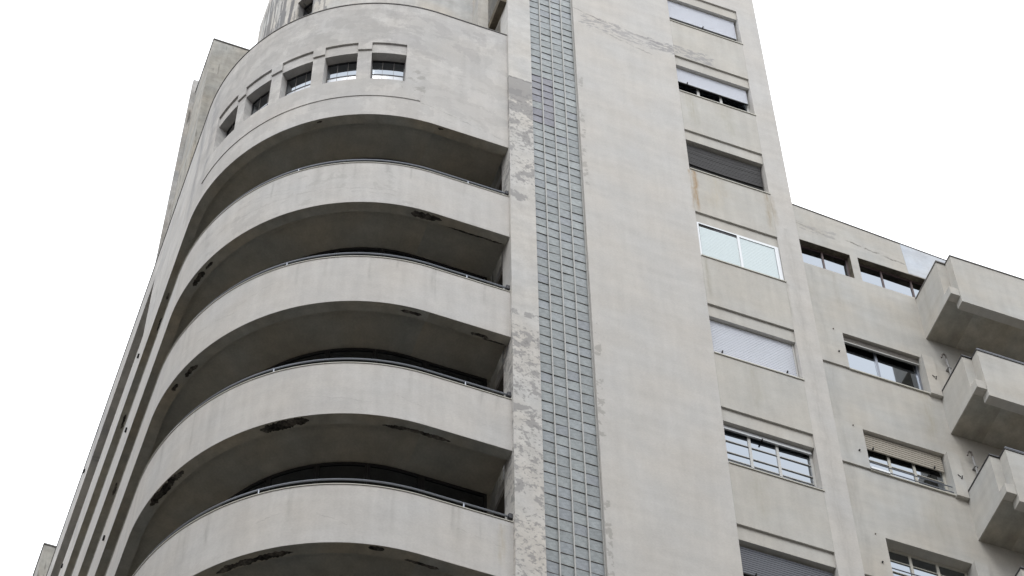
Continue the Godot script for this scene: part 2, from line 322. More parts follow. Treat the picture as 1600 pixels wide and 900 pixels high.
	for c in [Color(0.62, 0.655, 0.66), Color(0.64, 0.675, 0.68), Color(0.60, 0.635, 0.645), Color(0.66, 0.695, 0.71), Color(0.62, 0.655, 0.68), Color(0.59, 0.625, 0.635), Color(0.70, 0.735, 0.74), Color(0.60, 0.63, 0.66), Color(0.53, 0.53, 0.59), Color(0.55, 0.55, 0.60)]:
		var m := plain(c.darkened(0.07), 0.28, 0.0, 0.5)
		m.albedo_texture = mottled; m.uv1_scale = Vector3(1.7, 1.7, 1)
		mats.pane.append(m)

# ---------------------------------------------------------------- windows
# horizontal slats of a roller shutter, hung between y0 and y1 with its face at z
func slats(x0: float, x1: float, y0: float, y1: float, z: float, pitch: float, deep: float, sag := 0.0) -> Shape:
	var sh := Shape.new()
	var n := int(round((y1 - y0) / pitch))
	var segs := 1 if sag == 0.0 else 10
	var rng := RandomNumberGenerator.new(); rng.seed = int(x0 * 100 + y0 * 10)
	for i in n:
		var a := y0 + (y1 - y0) * i / n; var b := y0 + (y1 - y0) * (i + 1) / n
		var jag := rng.randf_range(-0.004, 0.004) if sag != 0.0 else 0.0
		var pts := [Vector2(a + 0.10 * pitch, z - deep), Vector2(a + 0.14 * pitch, z - 0.2 * deep), Vector2(a + 0.45 * pitch, z), Vector2(a + 0.85 * pitch, z - 0.15 * deep), Vector2(b, z - deep), Vector2(b + 0.10 * pitch, z - deep)]
		for k in pts.size() - 1:
			var p: Vector2 = pts[k]; var q: Vector2 = pts[k + 1]
			var nn := Vector3(0, -(q.y - p.y), q.x - p.x).normalized()
			for g in segs:
				var xa := lerpf(x0, x1, float(g) / segs); var xb := lerpf(x0, x1, float(g + 1) / segs)
				var da := -sag * sin(PI * g / segs) + jag; var db := -sag * sin(PI * (g + 1) / segs) + jag
				sh.flat(Vector3(xa, p.x + da, p.y), Vector3(xb, p.x + db, p.y), Vector3(xb, q.x + db, q.y), Vector3(xa, q.x + da, q.y), nn)
	return sh
# a glazed frame: outer frame is the part itself, its mullions, transoms and panes hang below it
func glazing(called: String, parent: Node3D, x0: float, x1: float, y0: float, y1: float, z: float, bar: float, cols: Array, rows: Array, fm: Material, gm: Material, thin: Material = null) -> MeshInstance3D:
	var sh := Shape.new()
	sh.box(x0, x0 + bar, y0, y1, z - 0.04, z); sh.box(x1 - bar, x1, y0, y1, z - 0.04, z)
	sh.box(x0 + bar, x1 - bar, y0, y0 + bar, z - 0.04, z); sh.box(x0 + bar, x1 - bar, y1 - bar, y1, z - 0.04, z)
	var win := part(called, sh, fm, parent)
	var xs := [x0 + bar]; var ys := [y0 + bar]
	for c in cols: xs.append(lerpf(x0, x1, c))
	for r in rows: ys.append(lerpf(y0, y1, r))
	xs.append(x1 - bar); ys.append(y1 - bar)
	for i in range(1, xs.size() - 1): part("mullion", Shape.new().box(xs[i] - bar * 0.5, xs[i] + bar * 0.5, y0 + bar, y1 - bar, z - 0.035, z - 0.002), fm, win)
	for i in range(1, ys.size() - 1): part("transom", Shape.new().box(x0 + bar, x1 - bar, ys[i] - 0.007, ys[i] + 0.007, z - 0.03, z - 0.004), thin if thin else fm, win)
	var rng := RandomNumberGenerator.new(); rng.seed = int(x0 * 977 + y0 * 131)
	for i in xs.size() - 1:
		for j in ys.size() - 1:
			var w: float = xs[i + 1] - xs[i]; var h: float = ys[j + 1] - ys[j]
			var pane := Shape.new().box(-w / 2, w / 2, -h / 2, h / 2, -0.003, 0.003)
			put("pane", pane.mesh(), gm, win, Vector3((xs[i] + xs[i + 1]) / 2, (ys[j] + ys[j + 1]) / 2, z - 0.022), Vector3(rng.randf_range(-0.012, 0.012), rng.randf_range(-0.012, 0.012), 0))
	return win
func latch(parent: Node3D, x: float, y: float, z: float) -> void:
	part("latch", Shape.new().prism(PackedVector2Array([Vector2(x - 0.016, y), Vector2(x + 0.008, y), Vector2(x + 0.014, y + 0.045), Vector2(x - 0.004, y + 0.05)]), z - 0.01, z + 0.022), mats.black, parent)

func tower_windows(t: Node3D) -> void:
	var x0 := 11.292; var x1 := 12.845
	for k in 9:
		var groove := 48.587 - 3.0 * k
		var top := groove - 0.33; var sill := groove - 1.508
		# the band above the opening, set back a little, and the spandrel below
		part("lintel", Shape.new().box(x0, x1, top, groove, -0.30, -0.036), mats.bay, t)
		var under := groove - 3.0 if k < 8 else GROUND
		part("spandrel", Shape.new().box(x0, x1, under, sill, -0.30, -0.0), mats.bay, t)
		part("window_sill", Shape.new().box(x0 + 0.002, x1 + 0.02, sill, sill + 0.025, -0.2, 0.018), mats.cream_paint, t)
		var y0 := sill + 0.026
		var w: MeshInstance3D
		var z := -0.105
		match k:
			0:
				w = glazing("window", t, x0 + 0.003, x1 - 0.003, y0, top - 0.003, z - 0.05, 0.04, [0.33, 0.66], [0.4], mats.white_paint, mats.glass_dim)
				part("shutter", slats(x0 + 0.02, x1 - 0.04, groove - 1.10, top - 0.002, z, 0.050, 0.015), mats.slat_white, w)
				part("shutter_foot_or_gap", Shape.new().box(x0 + 0.02, x1 - 0.04, groove - 1.20, groove - 1.1, z - 0.02, z - 0.012), mats.black, w)  # black strip standing in for the dark gap below the shutter
				latch(w, 12.07, groove - 1.11, z)
			1:
				w = glazing("window", t, x0 + 0.003, x1 - 0.003, y0, top - 0.003, z - 0.05, 0.05, [0.315, 0.62], [0.26], mats.white_paint, mats.glass_dim, mats.steel_bar)
				part("shutter", slats(x0 + 0.02, x1 - 0.04, groove - 0.885, top - 0.002, z, 0.050, 0.015), mats.slat_white, w)
				part("shutter_foot_or_gap", Shape.new().box(x0 + 0.02, x1 - 0.04, groove - 0.915, groove - 0.885, z - 0.02, z + 0.004), mats.black, w)
				latch(w, 11.54, groove - 0.88, z)
			2:
				w = glazing("window", t, x0 + 0.003, x1 - 0.003, y0, top - 0.003, z - 0.06, 0.05, [0.5], [], mats.dark_frame, mats.glass_dim)
				part("shutter", slats(x0 + 0.01, x1 - 0.03, groove - 1.09, top - 0.03, z, 0.052, 0.022, 0.03), mats.slat_dark, w)
				part("shutter_foot_or_gap", Shape.new().box(x0 + 0.01, x1 - 0.03, groove - 1.30, groove - 1.05, z - 0.045, z - 0.03), mats.black, w)  # black sheet painted in for the shaded gap under the sagging shutter
			3:
				z = -0.020
				w = glazing("window", t, x0 + 0.003, x1 - 0.003, y0, top - 0.003, z, 0.038, [], [], mats.alu, mats.black)
				part("sash", Shape.new().box(x0 + 0.045, 12.08, y0 + 0.04, top - 0.13, z - 0.0185, z - 0.0145), mats.blind, w)
				var fr := Shape.new().box(12.05, 12.095, y0 + 0.04, top - 0.045, z - 0.02, z + 0.006)
				fr.box(12.095, x1 - 0.045, top - 0.085, top - 0.045, z - 0.02, z + 0.006); fr.box(x1 - 0.085, x1 - 0.045, y0 + 0.04, top - 0.085, z - 0.02, z + 0.006)
				part("sash_frame", fr, mats.alu, w)
				part("sash", Shape.new().box(12.096, x1 - 0.086, y0 + 0.04, top - 0.086, z - 0.018, z - 0.012), mats.blind, w)
				part("sash_track", Shape.new().box(x0 + 0.045, 12.05, top - 0.13, top - 0.042, z - 0.0185, z - 0.0145), mats.rail_dark, w)
				part("blind", slats(x0 + 0.05, 12.04, y0 + 0.045, top - 0.13, z - 0.008, 0.05, 0.002), mats.blind, w)
				part("blind", slats(12.1, x1 - 0.09, y0 + 0.045, top - 0.09, z - 0.004, 0.05, 0.002), mats.blind, w)
			4:
				w = glazing("window", t, x0 + 0.003, x1 - 0.003, y0, top - 0.003, z - 0.05, 0.04, [0.5], [], mats.white_paint, mats.glass_dim)
				part("shutter", slats(x0 + 0.01, x1 - 0.035, sill + 0.03, top - 0.002, z, 0.050, 0.015), mats.slat_white, w)
				part("shutter_guide", Shape.new().box(x1 - 0.034, x1 - 0.008, y0, top - 0.004, z - 0.03, z + 0.012), mats.white_paint, w)
				latch(w, 11.50, sill + 0.26, z); latch(w, 12.64, sill + 0.26, z)
			5:
				w = glazing("window", t, x0 + 0.003, x1 - 0.003, y0, top - 0.003, z - 0.03, 0.045, [0.31, 0.615], [0.27, 0.435, 0.695], mats.white_paint, mats.glass, mats.white_paint)
				part("shutter", slats(x0 + 0.01, x1 - 0.03, top - 0.05, top - 0.002, z, 0.050, 0.015), mats.slat_white, w)
				part("shutter_foot_or_gap", Shape.new().box(x0 + 0.01, x1 - 0.03, top - 0.11, top - 0.05, z - 0.02, z + 0.01), mats.alu, w)
				latch(w, 11.98, top - 0.15, z)
				for h in [0.10]: part("guard_bar", Shape.new().tube(PackedVector3Array([Vector3(x0, sill + h, -0.03), Vector3(x1, sill + h, -0.03)]), 0.009, 6), mats.rail, w)
			6:
				w = glazing("window", t, x0 + 0.003, x1 - 0.003, y0, top - 0.003, z - 0.06, 0.045, [0.33, 0.66], [0.4], mats.white_paint, mats.glass)
				part("shutter", slats(x0 + 0.01, x1 - 0.03, groove - 1.0, top - 0.05, z, 0.052, 0.014), mats.slat_grey, w)
				part("shutter_foot_or_gap", Shape.new().box(x0 + 0.01, x1 - 0.03, groove - 1.03, groove - 1.0, z - 0.02, z + 0.004), mats.black, w)
				latch(w, 11.55, groove - 1.0, z)
			_:
				w = glazing("window", t, x0 + 0.003, x1 - 0.003, y0, top - 0.003, z - 0.05, 0.045, [0.5], [], mats.white_paint, mats.glass)
				part("shutter", slats(x0 + 0.01, x1 - 0.03, sill + 0.6, top - 0.002, z, 0.050, 0.015), mats.slat_white, w)

# ---------------------------------------------------------------- the strip of small panes beside the pier
func glass_strip(t: Node3D) -> void:
	var x0 := 8.296; var x1 := 9.198; var z := -0.075
	var strip := part("glass_strip", Shape.new().box(x0, x1, 26.0, 51.0, -0.30, -0.12), mats.rail_dark, t)
	var cw := (x1 - x0 - 0.012) / 4.0; var rh := 0.2575
	var y_first := 27.986
	var kinds := []
	var rng := RandomNumberGenerator.new(); rng.seed = 5
	for q in 5:
		var sh := Shape.new().box(-cw / 2 + 0.004, cw / 2 - 0.004, -rh / 2 + 0.007, rh / 2 - 0.007, -0.004, 0.004)
		for i in sh.u.size(): sh.u[i] += Vector2(q * 0.37, q * 0.61)
		kinds.append(sh.mesh())
	for r in 73:
		for c in 4:
			var y := y_first + rh * (r + 0.5)
			var m: int = [0, 1, 2, 4, 5, 7, 0, 2, 5, 3, 1][rng.randi_range(0, 10)]
			if y > 41.0 and y < 43.0 and c < 2 and rng.randf() < 0.85: m = 8 + rng.randi_range(0, 1)
			elif y > 37.0 and rng.randf() < 0.25: m = 3 if rng.randf() < 0.6 else 6
			put("pane", kinds[rng.randi_range(0, 4)], mats.pane[m], strip, Vector3(x0 + cw * (c + 0.5), y, z), Vector3(rng.randf_range(-0.03, 0.03), rng.randf_range(-0.035, 0.035), 0))
	var bar := Shape.new().box(-cw * 2, cw * 2, -0.004, 0.004, -0.03, 0.012).mesh()
	for r in 74: put("glazing_bar", bar, mats.slat_old, strip, Vector3((x0 + x1) / 2 - 0.006, y_first + rh * r, z))
	var post := Shape.new().box(-0.009, 0.009, 27.9, 46.9, -0.03, 0.030).mesh()
	for c in 5: put("mullion", post, mats.steel_bar, strip, Vector3(x0 + cw * c + (0.011 if c == 0 else 0.0), 0, z))

# ---------------------------------------------------------------- the curved corner
func wobbly(s0: float, s1: float, o0: float, o1: float, y: float, seed_: int) -> Shape:      # a broken patch on the underside of the edge beam
	var f := noise(seed_, 1.0, 4)
	var sh := Shape.new()
	var n := maxi(10, int((s1 - s0) / 0.02))
	var a := []; var b := []
	for i in n + 1:
		var s := lerpf(s0, s1, float(i) / n)
		var e := minf(i, n - i) / float(n)
		var shut := clampf(e * 7.0 + 0.08 + 0.25 * f.get_noise_2d(s * 9.0, 5.0), 0.05, 1.0)
		var mid := (o0 + o1) / 2 + 0.25 * (o1 - o0) * f.get_noise_2d(s * 2.5, 30.0)
		a.append(plan_p(s, maxf(0.0, mid + (o0 - mid) * shut * clampf(0.72 + 0.5 * f.get_noise_2d(s * 5.0, 0.0) + 0.4 * f.get_noise_2d(s * 20.0, 3.0), 0.25, 1.0))))
		b.append(plan_p(s, minf(0.19, mid + (o1 - mid) * shut * clampf(0.68 + 0.6 * f.get_noise_2d(s * 4.0, 9.0) + 0.4 * f.get_noise_2d(s * 22.0, 6.0), 0.2, 1.1))))
	for i in n:
		var up := Vector3(0, y, 0); var dn := Vector3(0, y - 0.006, 0)
		sh.flat(a[i] + dn, b[i] + dn, b[i + 1] + dn, a[i + 1] + dn, Vector3.DOWN)
		sh.flat(a[i] + dn, a[i + 1] + dn, a[i + 1] + up, a[i] + up, plan_n(s0)); sh.flat(b[i] + dn, b[i + 1] + dn, b[i + 1] + up, b[i] + up, -plan_n(s0))
	return sh

func balconies(t: Node3D) -> void:
	var breaks := {0: [[-0.14, -0.04, 0.03, 0.08], [2.0, 2.1, 0.03, 0.07], [6.8, 6.95, 0.06, 0.11], [7.35, 7.65, 0.09, 0.14], [9.6, 9.95, 0.06, 0.12]],
		1: [[-0.18, 0.36, 0.03, 0.17], [-1.28, -0.25, 0.15, 0.185], [8.9, 9.2, 0.07, 0.13], [4.0, 4.2, 0.05, 0.11], [4.25, 4.6, 0.03, 0.15]],
		2: [[4.0, 4.32, 0.06, 0.16], [4.5, 4.66, 0.04, 0.12], [0.1, 0.45, 0.06, 0.12], [-1.0, -0.7, 0.10, 0.17], [-1.28, -0.9, 0.15, 0.185]],
		3: [[1.7, 2.45, 0.0, 0.17], [-0.42, 0.62, 0.11, 0.19], [3.82, 4.66, 0.0, 0.14]],
		4: [[1.75, 2.9, 0.06, 0.17], [0.5, 0.72, 0.01, 0.09], [-0.3, 0.2, 0.12, 0.18], [4.3, 4.9, 0.03, 0.12]], 5: [], 6: []}
	for i in range(1, 7):
		var lo := LOW - 3.0 * i; var hi := TOPP - 3.0 * i
		var par := part("balcony", ring(0.0, 0.17, lo + 0.001, hi, S_PIER + 0.002, S_END), mats.curve, t)
		floor_edge(par, lo)
		part("coping", ring(-0.012, 0.19, hi, hi + 0.016, S_PIER + 0.004, S_END), mats.cream_paint, par)
		part("handrail", sweep(Shape.new(), octagon(0.05, hi + 0.185, 0.015), S_PIER + 0.02, S_END), mats.rail, par)
		part("handrail_end", Shape.new().box(7.79, 7.845, hi + 0.12, hi + 0.22, -0.15, -0.07), mats.rail_dark, par)
		var s := -0.6
		while s < S_END:
			var p := plan_p(s, 0.05)
			part("rail_post", Shape.new().tube(PackedVector3Array([p + Vector3(0, hi + 0.01, 0), p + Vector3(0, hi + 0.18, 0)]), 0.014, 6), mats.rail, par)
			s += 2.93
		var q := 0
		for b in breaks[i]:
			part("spalled_patch", wobbly(b[0], b[1], b[2], b[3], lo, 100 + i * 10 + q), mats.spall, par); q += 1
	var q := 0
	for b in breaks[0]:
		part("spalled_patch", wobbly(b[0], b[1], b[2], b[3], LOW, 100 + q), mats.spall, t); q += 1
	# drain holes in the parapets of the side street front
	for d in [[40.39, -6.78], [43.76, -12.14], [34.39, -6.36], [40.89, -12.36], [37.45, -6.35], [31.45, -6.4]]:
		part("drain_spout", Shape.new().tube(PackedVector3Array([Vector3(XL + 0.02, d[0], d[1]), Vector3(XL - 0.03, d[0], d[1])]), 0.05, 8), mats.black, t)
func octagon(off: float, y: float, r: float) -> Array:
	var out := []
	for k in 8: out.append(Vector2(off + r * cos(TAU * k / 8), y + r * sin(TAU * k / 8)))
	return out
# the strip of edge beam under a parapet and the ceiling set up behind it
func floor_edge(par: Node3D, lo: float) -> void:
	part("edge_beam", ring(0.004, 0.178, lo - 0.002, lo + 0.001, S_PIER + 0.002, S_END), mats.soffit, par)
	part("ceiling", ring(0.171, 1.05, lo + 0.10, lo + 0.28, S_PIER + 0.002, S_END), mats.ceiling, par)

func drum(t: Node3D) -> void:
	var wins := [[9.9, 20.4], [24.6, 34.7], [38.5, 48.8], [52.7, 62.9], [66.4, 76.6]]
	var s_open := S_ARC + 3.30         # where the top-floor gallery of the side street front begins
	var sh := ring(0.0, 0.17, LOW + 0.001, 40.48, S_PIER + 0.002, S_END)
	var pa := deg_to_rad(5.3) * R; var pb := deg_to_rad(81.0) * R
	ring(-0.014, 0.25, 40.48, TOPP, pa, pb, sh)
	ring(0.0, 0.25, 40.48, TOPP, S_PIER + 0.002, pa, sh); ring(0.0, 0.25, 40.48, TOPP, pb, S_END, sh)
	ring(0.0, 0.25, 42.54, RIM, S_PIER + 0.002, s_open, sh)
	ring(0.0, 0.25, 43.10, RIM, s_open, S_END, sh)
	var a := S_PIER + 0.002
	for i in wins.size():
		var w0: float = deg_to_rad(wins[i][0]) * R; var w1: float = deg_to_rad(wins[i][1]) * R
		if i == 0: ring(0.0, 0.25, TOPP, 42.54, a, w0, sh)
		else:
			ring(0.0, 0.25, 42.28, 42.54, a, w0, sh); ring(0.032, 0.25, TOPP, 42.28, a, w0, sh)
		ring(0.036, 0.25, 42.20, 42.54, w0, w1, sh)
		a = w1
	ring(0.0, 0.25, TOPP, 42.54, a, s_open, sh)
	var wall := part("drum_wall", sh, mats.curve, t)
	floor_edge(wall, LOW)
	part("coping", ring(-0.014, 0.27, RIM, RIM + 0.022, S_PIER + 0.004, S_END), mats.coping, wall)
	part("gallery_ceiling", ring(0.25, 1.3, 43.0, 43.2, s_open, S_END), mats.ceiling, t)
	part("terrace_floor", ring(0.25, 1.3, 42.95, 43.15, S_PIER + 0.002, s_open), mats.ceiling, t)
	part("gallery_end", ring(0.25, 0.98, 41.1, 43.1, s_open - 0.15, s_open), mats.gallery, t)
	for i in wins.size():
		var w0: float = deg_to_rad(wins[i][0]) * R; var w1: float = deg_to_rad(wins[i][1]) * R
		var z := 0.195
		var f := ring(z, z + 0.03, TOPP, 42.2, w0, w0 + 0.022)
		ring(z, z + 0.03, TOPP, 42.2, w1 - 0.022, w1, f); ring(z, z + 0.03, TOPP, TOPP + 0.03, w0 + 0.022, w1 - 0.022, f); ring(z, z + 0.03, 42.17, 42.2, w0 + 0.022, w1 - 0.022, f)
		var win := part("drum_window", f, mats.dark_frame, t)
		part("transom", ring(z + 0.004, z + 0.02, 41.665, 41.685, w0 + 0.022, w1 - 0.022), mats.dark_frame, win)
		var ys := [TOPP + 0.03, 41.665, 41.685, 42.17]
		for k in 2: part("pane", ring(z + 0.014, z + 0.018, ys[2 * k], ys[2 * k + 1], w0 + 0.022, w1 - 0.022), mats.pale_pane if k == 0 else mats.glass, win)
		for k in [0.33, 0.67]: part("mullion", ring(z + 0.010, z + 0.014, TOPP + 0.03, 42.17, lerpf(w0, w1, k) - 0.003, lerpf(w0, w1, k) + 0.003), mats.slat_old, win)

func upper_storey(t: Node3D) -> void:
	# the set-back storey continues the inner wall that also backs the balconies
	var off := 0.94
	var wins := [[54.0, 64.0]]
	part("inner_wall", ring(off, off + 0.2, 22.0, 43.0, -1.314, S_END), mats.back, t)
	var sh := ring(off, off + 0.2, 43.0, 45.9, -1.314, 7.0)
	ring(off, off + 0.2, 47.55, 51.5, -1.314, 7.0, sh)
	var a := -1.314
	for w in wins:
		ring(off, off + 0.2, 45.9, 47.55, a, deg_to_rad(w[0]) * R, sh); a = deg_to_rad(w[1]) * R
	ring(off, off + 0.2, 45.9, 47.55, a, 7.0, sh)
	part("upper_wall", sh, mats.upper, t)
	for w in wins:
		var w0: float = deg_to_rad(w[0]) * R; var w1: float = deg_to_rad(w[1]) * R
		var f := ring(off + 0.16, off + 0.19, 45.9, 47.55, w0, w0 + 0.03)
		ring(off + 0.16, off + 0.19, 45.9, 47.55, w1 - 0.03, w1, f); ring(off + 0.16, off + 0.19, 45.9, 45.94, w0 + 0.03, w1 - 0.03, f); ring(off + 0.16, off + 0.19, 47.5, 47.55, w0 + 0.03, w1 - 0.03, f)
		var win := part("upper_window", f, mats.dark_frame, t)
		part("pane", ring(off + 0.175, off + 0.18, 45.94, 47.5, w0 + 0.03, w1 - 0.03), mats.glass_dim, win)
	# lintel over the gap between this wall and the pier, its shade painted in dark
	part("gap_lintel", Shape.new().box(7.72, 7.849, 45.56, 45.8, -1.0, -0.06), mats.grime_and_shade, t)
	part("upper_corner", Shape.new().box(7.5, 7.71, 43.0, 51.0, -1.0, -0.7), mats.upper, t)

func added_balcony_doors(t: Node3D) -> void:      # assumed french windows, added to darken the inner wall, head close under the ceiling
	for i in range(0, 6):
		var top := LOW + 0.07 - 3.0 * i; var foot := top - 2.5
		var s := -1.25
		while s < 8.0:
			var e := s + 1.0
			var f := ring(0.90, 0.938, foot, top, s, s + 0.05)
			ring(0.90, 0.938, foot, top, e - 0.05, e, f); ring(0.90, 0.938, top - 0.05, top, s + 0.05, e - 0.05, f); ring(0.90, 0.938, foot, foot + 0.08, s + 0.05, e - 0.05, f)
			var d := part("added_balcony_door", f, mats.dark_frame, t)
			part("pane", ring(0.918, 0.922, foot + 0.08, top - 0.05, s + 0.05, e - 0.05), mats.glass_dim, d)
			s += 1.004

func opposite(called: String, label: String, x0: float, x1: float, z0: float, z1: float, high: float, along_x: bool, wall: Material) -> void:  # unseen blocks, height set to hide the low sky from the balconies
	var t := thing(called, label, "building", "unseen buildings added across the street")
	part("wall", Shape.new().box(x0, x1, GROUND, high, z0, z1), wall, t)
	part("cornice", Shape.new().box(x0 - 0.2, x1 + 0.2, high, high + 0.35, z0 - 0.2, z1 + 0.2), mats.coping, t)
	var pane := Shape.new().box(-0.8, 0.8, -0.75, 0.75, -0.03, 0.03).mesh(); var sill := Shape.new().box(-0.95, 0.95, -0.06, 0.06, -0.12, 0.12).mesh()
	var length := x1 - x0 if along_x else z1 - z0
	for r in int(high / 3.1):
		for c in int(length / 4.4):
			var a := (2.2 + c * 4.4); var y := GROUND + 3.4 + r * 3.1
			var at := Vector3(x0 + a, y, z0 - 0.031) if along_x else Vector3(x1 + 0.031, y, z0 + a)
			var w := put("window", pane, mats.glass_dim, t, at, Vector3(0, 0.0 if along_x else PI / 2, 0))
			put("sill", sill, mats.cream_paint, w, Vector3(0, -0.83, 0))

func side_walls(t: Node3D) -> void:       # what closes each balcony beside the pier
	for i in range(0, 7):
		var ceil_y := LOW + 0.10 - 3.0 * i
		part("door_head", Shape.new().box(7.93, 8.1, ceil_y - 0.30, ceil_y + 0.02, -1.0, -0.401), mats.side, t)
		part("door_frame", Shape.new().box(7.90, 8.1, ceil_y - 0.44, ceil_y - 0.335, -1.0, -0.401), mats.slat_old, t)
		part("door", Shape.new().box(8.06, 8.1, ceil_y - 2.7, ceil_y - 0.44, -1.0, -0.401), mats.dark_frame, t)

func build_tower() -> void:
	var t := thing("apartment_tower", "tall pale apartment tower with rounded stacked balconies and a glazed strip", "building")
	part("front_wall", Shape.new().box(9.20, 11.29, GROUND, 51.0, -0.40, 0.0), mats.front, t)
	part("front_wall", Shape.new().box(12.847, 13.285, GROUND, 51.0, -0.40, 0.0), mats.front, t)
	part("front_wall", Shape.new().box(11.29, 12.847, 48.587, 51.0, -0.40, 0.0), mats.front, t)
	part("pier", Shape.new().box(7.85, 8.295, GROUND, 51.0, -0.40, 0.0), mats.pier, t)
	part("tower_body", Shape.new().box(8.12, 13.28, GROUND, 50.9, -16.0, -0.41), mats.block, t)
	part("lower_storeys", ring(0.0, 0.2, GROUND, 22.0, S_PIER + 0.002, S_END), mats.side, t)
	drum(t)
	balconies(t)
	tower_windows(t)
	glass_strip(t)
	upper_storey(t)
	side_walls(t)
	added_balcony_doors(t)
	# roof blocks above the side street front
	part("stair_block", Shape.new().box(3.205, 8.0, 43.2, 51.5, -7.16, -5.76), mats.block, t)
	part("stair_block_coping", Shape.new().box(3.19, 8.0, 51.5, 51.54, -7.15, -5.74), mats.coping, t)
	part("stair_block_fin", Shape.new().box(3.107, 8.0, 44.16, 52.1, -7.27, -7.161), mats.rain, t)

# ---------------------------------------------------------------- the lower wing on the right
func build_wing() -> void:
	var t := thing("side_wing", "lower plain wing with stepped box balconies at right of the tower", "building")
	var z := -0.035; var xa := 13.287; var xb := 22.0
	var wx0 := 13.775; var wx1 := 15.225
	var wins := [[35.92, 37.055], [33.09, 34.235], [30.26, 31.40], [27.43, 28.57]]
	# top storey: sloping parapet over two openings
	var roof := func(x: float) -> float: return 41.052 - 0.084 * (x - 13.27)
	part("parapet", Shape.new().prism(PackedVector2Array([Vector2(xa, 39.85), Vector2(15.42, 39.85), Vector2(xb, 39.85), Vector2(xb, roof.call(xb)), Vector2(xa, roof.call(xa))]), -0.36, z), mats.wing, t)
	part("parapet_coping", Shape.new().prism(PackedVector2Array([Vector2(xa, roof.call(xa)), Vector2(xb, roof.call(xb)), Vector2(xb, roof.call(xb) + 0.025), Vector2(xa, roof.call(xa) + 0.025)]), -0.38, z + 0.012), mats.coping, t)
	part("repainted_patch", Shape.new().prism(PackedVector2Array([Vector2(15.41, roof.call(15.41) - 0.004), Vector2(15.44, 39.87), Vector2(17.9, 39.87), Vector2(17.9, roof.call(17.9) - 0.004)]), z, z + 0.004), mats.fresh, t)
	part("wall", Shape.new().box(xa, xb, 37.056, 39.06, -0.36, z), mats.wing, t)
	for c in [[13.289, 13.292], [14.285, 14.435], [15.80, 22.0]]:
		part("wall", Shape.new().box(c[0], c[1], 39.06, 39.85, -0.36, z), mats.wing, t)
	for o in [[13.292, 14.285, [0.5]], [14.435, 15.80, [0.365, 0.795]]]:
		glazing("clerestory_window", t, o[0] + 0.002, o[1] - 0.002, 39.062, 39.848, -0.14, 0.032, o[2], [], mats.brown_frame, mats.glass)
		part("reveal_lining", Shape.new().box(o[1] - 0.004, o[1] + 0.001, 39.062, 39.848, -0.139, z - 0.002), mats.grime_and_shade, t)
		part("reveal_lining", Shape.new().box(o[0], o[1], 39.846, 39.849, -0.139, z - 0.002), mats.grime_and_shade, t)  # dark sheet painting the shade under the lintel
	# three window storeys
	for i in wins.size():
		var y0: float = wins[i][0]; var y1: float = wins[i][1]
		var next: float = wins[i + 1][1] if i < 3 else GROUND
		part("wall", Shape.new().box(xa, wx0, y0, y1, -0.36, z), mats.wing, t)
		part("wall", Shape.new().box(wx1, xb, y0, y1, -0.36, z), mats.wing, t)
		part("wall", Shape.new().box(xa, xb, next + 0.001, y0, -0.36, z), mats.wing, t)
		# raised bands either side of the opening
		part("raised_band", Shape.new().box(xa, wx0 - 0.001, y0 + 0.02, y1 + 0.02, z, z + 0.032), mats.wing, t)
		part("raised_band", Shape.new().box(wx1 + 0.002, 15.44, y0 - 0.03, y1 - 0.01, z, z + 0.075), mats.wing, t)
		part("window_sill", Shape.new().box(wx0 + 0.002, wx1 + 0.03, y0, y0 + 0.028, -0.25, z + 0.03), mats.cream_paint, t)
		var g := y0 + 0.03
		var w: MeshInstance3D
		if i == 0:
			w = glazing("window", t, wx0 + 0.003, wx1 - 0.003, g, y1 - 0.003, -0.15, 0.045, [0.45], [], mats.rail, mats.glass)
			part("shutter", slats(wx0 + 0.02, wx1 - 0.02, y1 - 0.17, y1 - 0.004, -0.09, 0.045, 0.02), mats.slat_old, w)
			part("shutter_foot_or_gap", Shape.new().box(wx0 + 0.02, wx1 - 0.02, y1 - 0.20, y1 - 0.17, -0.11, -0.075), mats.steel_bar, w)
		elif i == 1:
			w = glazing("window", t, wx0 + 0.003, wx1 - 0.003, g, y1 - 0.003, -0.15, 0.045, [0.32, 0.625], [0.43], mats.cream_paint, mats.glass)
			part("shutter", slats(wx0 + 0.01, wx1 - 0.03, y1 - 0.42, y1 - 0.01, -0.10, 0.055, 0.024), mats.slat_wood, w)
			latch(w, 13.95, y1 - 0.41, -0.1); latch(w, 15.02, y1 - 0.41, -0.1)
			for h in [0.12, 0.26]: part("guard_bar", Shape.new().tube(PackedVector3Array([Vector3(wx0, y0 + h, -0.04), Vector3(wx1, y0 + h, -0.04)]), 0.01, 6), mats.rail, w)
			part("sill_trim", Shape.new().box(wx0 + 0.004, 14.10, y0 + 0.028, y0 + 0.075, -0.03, 0.012), mats.alu, w)
		else:
			w = glazing("window", t, wx0 + 0.003, wx1 - 0.003, g, y1 - 0.003, -0.20, 0.045, [0.335, 0.65], [0.51, 0.755], mats.cream_paint, mats.glass)
			for h in [0.22, 0.42]: part("guard_bar", Shape.new().tube(PackedVector3Array([Vector3(wx0, y0 + h, -0.04), Vector3(wx1, y0 + h, -0.04)]), 0.01, 6), mats.rail, w)
		part("anchor_bolt", Shape.new().tube(PackedVector3Array([Vector3(13.61, y1 - 0.03, -0.01), Vector3(13.61, y1 - 0.03, 0.01)]), 0.012, 6), mats.grime_and_shade, t)
		part("anchor_bolt", Shape.new().tube(PackedVector3Array([Vector3(13.63, y1 - 0.71, -0.01), Vector3(13.63, y1 - 0.71, 0.02)]), 0.016, 6), mats.black, t)
